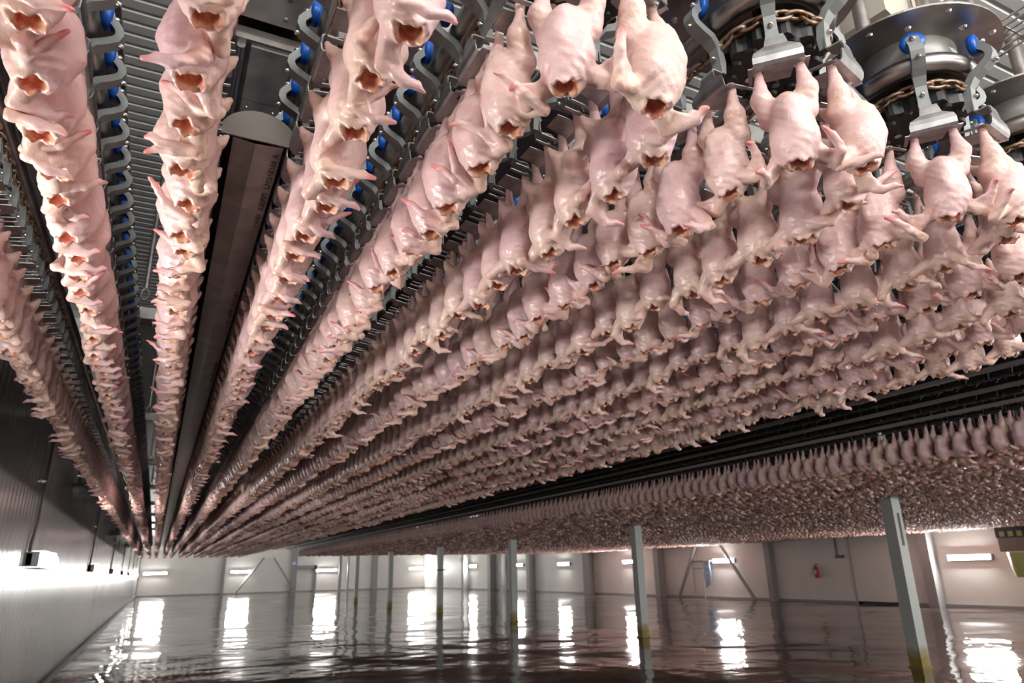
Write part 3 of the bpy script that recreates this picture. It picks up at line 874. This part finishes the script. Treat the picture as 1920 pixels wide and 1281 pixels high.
LOOKS = {0: 'breast towards the left wall', 1: 'breast towards the right', 2: 'breast towards the left', 3: 'back towards the camera'}
ROWW = WORDS
protos = {}
for q in sorted(near, key=lambda q: (q['row'], q['y'])):
    v = rnd.randrange(NV)
    o = bpy.data.objects.new('chicken', HI[v])
    COL.objects.link(o)
    i = rowcount.get(q['row'], 0); rowcount[q['row']] = i+1
    o.location = (q['x'] + q['ox']*0.012, q['y'] + q['oy']*0.012, Z_FORK)
    o.rotation_euler = (rnd.uniform(-0.05, 0.05), rnd.uniform(-0.045, 0.045), place_rot(q))
    s = rnd.uniform(0.96, 1.07); o.scale = (s, s, s*rnd.uniform(0.93, 0.98))
    tag(o, 'plucked chicken %s from the camera end of the %s row from the left' % (nth(i+1), ROWW[q['row']]),
        'chicken', 'plucked chickens in the %s row from the left' % ROWW[q['row']])

def tile(templates, items, colour=True):
    """items: (x, y, z, rz, variant, scale, tint) -> arrays of one big mesh"""
    Vs, Qs, Ts, Ms, off = [], [], [], [], 0
    by = {}
    for it in items: by.setdefault(it[4], []).append(it)
    for v, its in by.items():
        tp = templates[v]; V, Q = tp[0], tp[1]
        A = np.array([[i[0], i[1], i[2], i[3], i[5], i[6]] for i in its], float)
        c_, s_ = np.cos(A[:, 3])[:, None]*A[:, 4][:, None], np.sin(A[:, 3])[:, None]*A[:, 4][:, None]
        X = V[None, :, 0]*c_ - V[None, :, 1]*s_ + A[:, 0][:, None]
        Y = V[None, :, 0]*s_ + V[None, :, 1]*c_ + A[:, 1][:, None]
        Z = V[None, :, 2]*A[:, 4][:, None] + A[:, 2][:, None]
        Vs.append(np.stack([X, Y, Z], -1).reshape(-1, 3))
        k = len(its); n_ = len(V)
        Qs.append((Q[None] + (np.arange(k)*n_)[:, None, None]).reshape(-1, 4) + off); off += k*n_
        if colour:
            T = np.repeat(tp[2][None], k, 0); T[:, :, 2] = A[:, 5][:, None]; Ts.append(T.reshape(-1, 4))
        else:
            Ms.append(np.tile(tp[2], k))
    return np.vstack(Vs), np.vstack(Qs), (np.vstack(Ts) if colour else None), (np.concatenate(Ms) if not colour else None)

mid_i, low_i, far_i = [], [], []
for q in birds:
    if q.get('hero') or q['missing']: continue
    if not q['vis'] and q['d'] > 4: continue
    it = [q['x'] + q['ox']*0.012, q['y'] + q['oy']*0.012, Z_FORK, place_rot(q), 0, rnd.uniform(0.95, 1.06), rnd.random()]
    if q['d'] < 6.5: it[4] = rnd.randrange(len(MID)); mid_i.append(it)
    elif q['d'] < 20: it[4] = rnd.randrange(len(LOW)); low_i.append(it)
    else: it[4] = rnd.randrange(len(FAR)); far_i.append(it)
# second bank beyond the empty loops
b2 = []
x = 7.55; side = -1
ri = 0
B2X = []
while x < XR-0.9:
    B2X.append((x, side)); side = -side
    x += 0.38 if ri < 8 else 0.46
    ri += 1
for ri, (x, side) in enumerate(B2X):
    y = max(0.50*x - 0.9, 2.0) + rnd.uniform(0, 0.2)
    while y < Y_END:
        if not any(abs(x-px) < 0.30 and abs(y-py) < 0.30 for px, py in POSTS) and not (x > XR-1.9 and 13.5 < y < 15.0):
            it = [x + side*0.012, y, Z_FORK, rot_for(side, 0) + rnd.uniform(-0.2, 0.2), 0, rnd.uniform(0.95, 1.07), rnd.random()]
            if ri < 3 and y < 22: it[4] = rnd.randrange(len(LOW)); low_i.append(it)
            else: it[4] = rnd.randrange(len(FAR)); far_i.append(it)
        y += PITCH
VV, QQ, TT, off = [], [], [], 0
for tp, items in ((MID, mid_i), (LOW, low_i), (FAR, far_i)):
    V, Q, T, _ = tile(tp, items)
    VV.append(V); QQ.append(Q+off); TT.append(T); off += len(V)
print('far birds', len(mid_i), len(low_i), len(far_i), 'verts', off)
o = link_mesh('chickens', numpy_mesh('chickens', np.vstack(VV), np.vstack(QQ), [M_skin], True, np.vstack(TT)))
tag(o, 'thousands of plucked chickens hanging in long rows deeper in the hall', 'chickens', 'plucked chickens farther along the lines', 'stuff')
del VV, QQ, TT

# trolleys: the ones that show near the camera are things, the rest one mass
SHOW = {0: 11.0, 1: 13.0, 3: 9.0, 4: 13.0, 5: 10.0, 6: 3.6, 7: 3.2, 8: 2.4, 9: 2.0, 10: 2.0, 11: 1.8, 12: 1.8, 2: 2.0}
tcount = {}
def trolley(x, y, ox, oy, label, group):
    t = empty('shackle_trolley', (x, y, Z_FORK), rot_for(ox, oy)); tag(t, label, 'trolley', group)
    for nm, me in T_PARTS:
        p = bpy.data.objects.new(nm, me); COL.objects.link(p)
        if nm == 'arm': arm_o = p
        p.parent = arm_o if nm == 'bolt' else t
far_t = []
for q in sorted(birds, key=lambda q: (q['row'], q['y'])):
    ox, oy = q['ox'], q['oy']
    if q['row'] == 3: ox = -ox                    # fourth row: arms on the inner side of the loop
    show = in_frame((q['x'], q['y'], 3.3), 20)
    if show and q['y'] < SHOW.get(q['row'], 0):
        i = tcount.get(q['row'], 0); tcount[q['row']] = i+1
        trolley(q['x'], q['y'], ox, oy, 'blue-wheeled shackle trolley %s from the camera end of the %s row from the left' % (nth(i+1), ROWW[q['row']]),
                'shackle trolleys of the %s row from the left' % ROWW[q['row']])
    elif show or in_frame((q['x'], q['y'], 3.0), 20):
        far_t.append((q['x'], q['y'], Z_FORK, rot_for(ox, oy), 0, 1.0, 0.0))
print('trolleys', sum(tcount.values()), 'heroes', len(near), max(q['d'] for q in near))
# empty loops between the banks and the loops of the second bank
empty_t = []
EMPTY = [4.72, 5.48, 6.24, 7.0]
for c in EMPTY:
    for side in (-1, 1):
        y = 1.6 + rnd.uniform(0, 0.2)
        while y < Y_END:
            empty_t.append((c+side*RC, y, Z_FORK, rot_for(side, 0), 0, 1.0, 0.0)); y += PITCH
for x, side in B2X[:4]:
    y = 0.4*x
    while y < Y_END:
        empty_t.append((x, y, Z_FORK, rot_for(side, 0), 0, 1.0, 0.0)); y += PITCH
M_shadesteel = mat('shaded_steel', (0.022, 0.022, 0.023), 0.45, 0.5)  # steel darkened to near black: the shade between the banks is in the colour
M_grail = mat('guide_rail_steel', (0.22, 0.21, 0.20), 0.45, 0.3)
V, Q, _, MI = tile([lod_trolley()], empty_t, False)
me = numpy_mesh('empty_trolleys', V, Q, [M_shadesteel, M_black, M_black], False)  # arms and rollers black as well, for the shade of the gap
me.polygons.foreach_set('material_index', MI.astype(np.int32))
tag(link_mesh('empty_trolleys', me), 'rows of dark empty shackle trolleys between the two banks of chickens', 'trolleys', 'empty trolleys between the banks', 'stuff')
V, Q, _, MI = tile([lod_trolley()], far_t, False)
me = numpy_mesh('trolleys', V, Q, [M_dull, M_arm, M_blue], False)
me.polygons.foreach_set('material_index', MI.astype(np.int32))
tag(link_mesh('trolleys', me), 'hundreds of grey shackle trolleys farther along the conveyor lines', 'trolleys', 'shackle trolleys farther along the lines', 'stuff')
WW = ['first', 'second', 'third', 'fourth']
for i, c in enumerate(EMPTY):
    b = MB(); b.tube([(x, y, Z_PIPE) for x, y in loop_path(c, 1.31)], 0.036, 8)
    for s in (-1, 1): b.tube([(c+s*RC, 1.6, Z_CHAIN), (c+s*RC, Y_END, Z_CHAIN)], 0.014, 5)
    tag(b.build('rail_pipe', M_shadesteel), 'dark pipe rail of the %s empty loop between the chicken banks' % WW[i], 'rail', 'pipe rails of the empty loops')
for i, x in enumerate((5.6, 6.28, 6.95)):
    b = MB(); b.box((x, (1.6+Y_END)/2, 3.075), (0.05, Y_END-1.6, 0.03))
    tag(b.build('guide_rail', M_grail), 'long grey guide rail under the empty trolleys, %s from the camera' % WW[i], 'rail', 'guide rails of the empty loops')
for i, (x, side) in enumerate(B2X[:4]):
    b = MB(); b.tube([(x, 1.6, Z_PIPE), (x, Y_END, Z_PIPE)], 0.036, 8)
    tag(b.build('rail_pipe', M_shadesteel), 'dark pipe rail above the %s row of the second chicken bank' % WW[i], 'rail', 'pipe rails of the second bank')

# ------------------------------------------------------------------ frame above the conveyor
Z_DECK = 4.03
def deck(x0, x1, y0, y1, name, label):
    b = MB(); b.box(((x0+x1)/2, (y0+y1)/2, Z_DECK), (x1-x0, y1-y0, 0.03)); tag(b.build(name, M_deck), label, 'deck', 'steel decks over the conveyor')
deck(XL+0.02, -0.43, 0.6, 46, 'steel_deck', 'dark steel deck over the two leftmost chicken rows')
deck(-0.10, 27.0, 2.55, 46, 'steel_deck', 'dark steel deck over the chicken rows right of the ceiling gap')
BEAMS = [2.42, 6.75, 11.4, 16.0, 20.6, 25.2, 29.8, 34.4, 39.0]
for i, y in enumerate(BEAMS):
    t = empty('cross_beam', (0, y, 3.9)); tag(t, 'galvanised cross beam over the chicken rows, %s from the camera' % WORDS[i], 'beam', 'cross beams over the conveyor')
    b = MB(); x0, x1 = XL+0.02, 9.0
    b.box(((x0+x1)/2, 0, 0.0), (x1-x0, 0.22, 0.008)); b.box(((x0+x1)/2, -0.11, 0.05), (x1-x0, 0.008, 0.10)); b.box(((x0+x1)/2, 0.11, 0.05), (x1-x0, 0.008, 0.10))
    b.build('channel', M_galv, t)
    if i < 2:
        for k in range(10):
            for s in (-1, 1):
                xx = -0.3 + 0.17*k
                b = MB(); b.tube([(xx, s*0.06, -0.004), (xx, s*0.06, -0.012)], [0.014, 0.012], 6); b.build('bolt', M_bolt, t)
    b = MB()
    for x in (XL+0.3, 4.3, 8.4): b.box((x, 0, 0.86), (0.06, 0.06, 1.68))
    b.build('hanger', M_galv, t)
# hanging rods in the gap
for i, y in enumerate((6.3, 11.1, 15.8, 20.4)):
    t = empty('hanger_rod', (-0.37, y, 3.9)); tag(t, 'dark steel rod hanging from the ceiling in the gap, %s from the camera' % WORDS[i], 'rod', 'rods hanging in the ceiling gap')
    b = MB(); b.cyl((0, 0, 0.15), (0, 0, 1.69), 0.022, 10); b.build('bar', M_dull, t)
    b = MB(); b.tube([(0.03*math.cos(a), 0, 0.10+0.05*math.sin(a)) for a in [2*PI*k/14 for k in range(14)]], 0.008, 6, closed=True); b.build('eye', M_dull, t)
# pipe hangers at the beams
for i, y in enumerate(BEAMS[1:4]):
    for k, c in enumerate(LOOPS):
        t = empty('rail_hanger', (c, y, Z_PIPE)); tag(t, 'steel hanger holding the %s loop at the %s cross beam' % (LOOPWORD[k], WORDS[i+1]), 'hanger', 'hangers between beams and rails')
        b = MB(); b.cyl((0, 0, 0.06), (0, 0, 0.5), 0.025, 10); b.build('stem', M_steel, t)
        b = MB(); b.box((0, 0, 0.05), (2*RC-0.08, 0.06, 0.02))
        for s in (-1, 1): b.box((s*(RC-0.045), 0, 0.01), (0.02, 0.06, 0.08))
        b.build('yoke', M_steel, t)

# drip trough between third and fourth row
t = empty('drip_trough', (0.145, 0, 3.15)); tag(t, 'long stainless drip trough with rounded end plate between the third and fourth chicken rows', 'trough')
y0, y1 = 2.28, Y_END
b = MB()
vs = []; fs = []
prof = [(-0.085, 0.03), (-0.085, 0.0), (-0.01, -0.008), (0.085, 0.0), (0.085, 0.03)]
for y in (y0, y1): vs += [(x, y, z) for x, z in prof]
for i in range(4): fs.append((i, i+1, 5+i+1, 5+i))
b.add(vs, fs); b.build('bottom_plate', M_steel, t)
b = MB(); n = 16; vs = []; fs = []
arc = [(-0.125*math.cos(PI*i/n), 0.11*math.sin(PI*i/n)) for i in range(n+1)]
for y in (y0, y1): vs += [(x, y, z) for x, z in arc]
for i in range(n): fs.append((i, i+1, n+1+i+1, n+1+i))
b.add(vs, fs, True); b.build('hood', M_dull, t)
b = MB()
for s in (-1, 1): b.box((s*0.122, (y0+y1)/2, -0.004), (0.012, y1-y0, 0.022))
b.build('lip', M_bolt, t)
b = MB(); poly = [(-0.135*math.cos(PI*i/n), 0.12*math.sin(PI*i/n)) for i in range(n+1)]
m_ = len(poly)
vs = [(x, y0-0.012, z) for x, z in poly] + [(x, y0-0.004, z) for x, z in poly]
b.add(vs, [tuple(range(m_)), tuple(range(2*m_-1, m_-1, -1))] + [(i, (i+1) % m_, m_+(i+1) % m_, m_+i) for i in range(m_)])
b.build('end_plate', mat('plate_brown_steel', (0.13, 0.11, 0.10), 0.5, 0.4), t)
fc = bpy.data.curves.new('lettering', 'FONT'); fc.body = '1.4307  0.80MM  CH:518588 A'; fc.size = 0.042; fc.extrude = 0.0003; fc.align_x = 'RIGHT'; fc.space_character = 1.15
fc.materials.append(M_ink)
fo = bpy.data.objects.new('lettering', fc); COL.objects.link(fo)
bpy.context.view_layer.update()
lme = bpy.data.meshes.new_from_object(fo.evaluated_get(bpy.context.evaluated_depsgraph_get()))
bpy.data.objects.remove(fo)
for yy in (2.33, 3.75, 5.2):
    lt = link_mesh('lettering', lme, t)
    # facing down, reading towards the camera, letter tops to the left
    tl = math.atan2(0.008, 0.095)
    lt.matrix_local = Matrix.Translation((0.078, yy, -0.0022)) @ Matrix(((0, -1, 0), (-1, 0, 0), (0, 0, -1))).to_4x4()
# box channel that continues the trough towards the camera
t = empty('box_channel', (0.16, 0, 3.83)); tag(t, 'stainless box channel with recessed cover plates above the trough end', 'channel')
b = MB(); b.box((0, 3.4, 0.02), (0.30, 1.66, 0.06)); b.build('body', M_steel, t)
b = MB(); b.box((0.02, 2.785, -0.014), (0.17, 0.37, 0.008)); b.build('cover_plate', M_galv, t)
b = MB(); b.box((0.02, 3.42, -0.014), (0.17, 0.88, 0.008)); b.build('cover_plate', M_galv, t)
b = MB(); b.cyl((-0.105, 2.60, -0.02), (-0.105, 4.2, -0.02), 0.018, 10); b.build('edge_tube', M_bolt, t)
for yy in (3.03, 3.18):
    for xx in (-0.04, 0.08):
        b = MB(); b.tube([(xx, yy, -0.018), (xx, yy, -0.024)], [0.008, 0.006], 8); b.build('bolt', M_bolt, t)
b = MB(); b.box((0, 3.9, 0.12), (0.05, 0.05, 0.16)); b.build('stem', M_galv, t)

# drives and cable trays above the wheels at the upper right
p = at_z(1672, 38, 4.3)
t = empty('drive_housing', (p.x, p.y, 4.15)); t.location.x += 0.05; tag(t, 'cream enamelled drive housing above the turning wheels at the upper right', 'housing')
b = MB(); b.box((0, 0.18, 0.2), (0.8, 0.5, 0.45), 0.2); b.build('body', M_cream, t)
b = MB(); b.box((-0.02, 0.18, 0.2), (0.012, 0.51, 0.46), 0.2); b.build('seam', M_conduit, t)
b = MB(); b.cyl((0, 0.2, 0.42), (0, 0.2, 1.44), 0.05, 12); b.build('stem', M_steel, t)
p = at_z(1570, 10, 4.5)
b = MB()
for k in range(5):
    b.tube([(p.x-0.05+0.03*k, p.y, 4.2+0.04*k), (p.x+0.02*k, p.y+0.05, 4.6), (p.x+0.05*k, p.y+0.2, 5.58)], 0.014, 8)
tag(b.build('cable_bundle', M_dark), 'bundle of black cables hanging beside the cream drive housing', 'cable')
p = at_z(1895, 60, 4.2)
t = empty('cable_tray', (p.x, p.y, 4.2)); tag(t, 'wire basket cable tray at the upper right corner', 'cable tray')
b = MB()
for k in range(6): b.cyl((-0.12+0.05*k, -0.4, 0), (-0.12+0.05*k, 1.6, 0), 0.006, 6)
for k in range(12): b.cyl((-0.14, -0.35+0.17*k, 0), (0.16, -0.35+0.17*k, 0), 0.006, 6)
b.build('wire', M_bolt, t)
b = MB(); b.cyl((-0.1, 0.1, 0), (-0.1, 0.1, 1.38), 0.03, 10); b.cyl((0.1, 1.0, 0), (0.1, 1.0, 1.38), 0.03, 10); b.build('stem', M_steel, t)
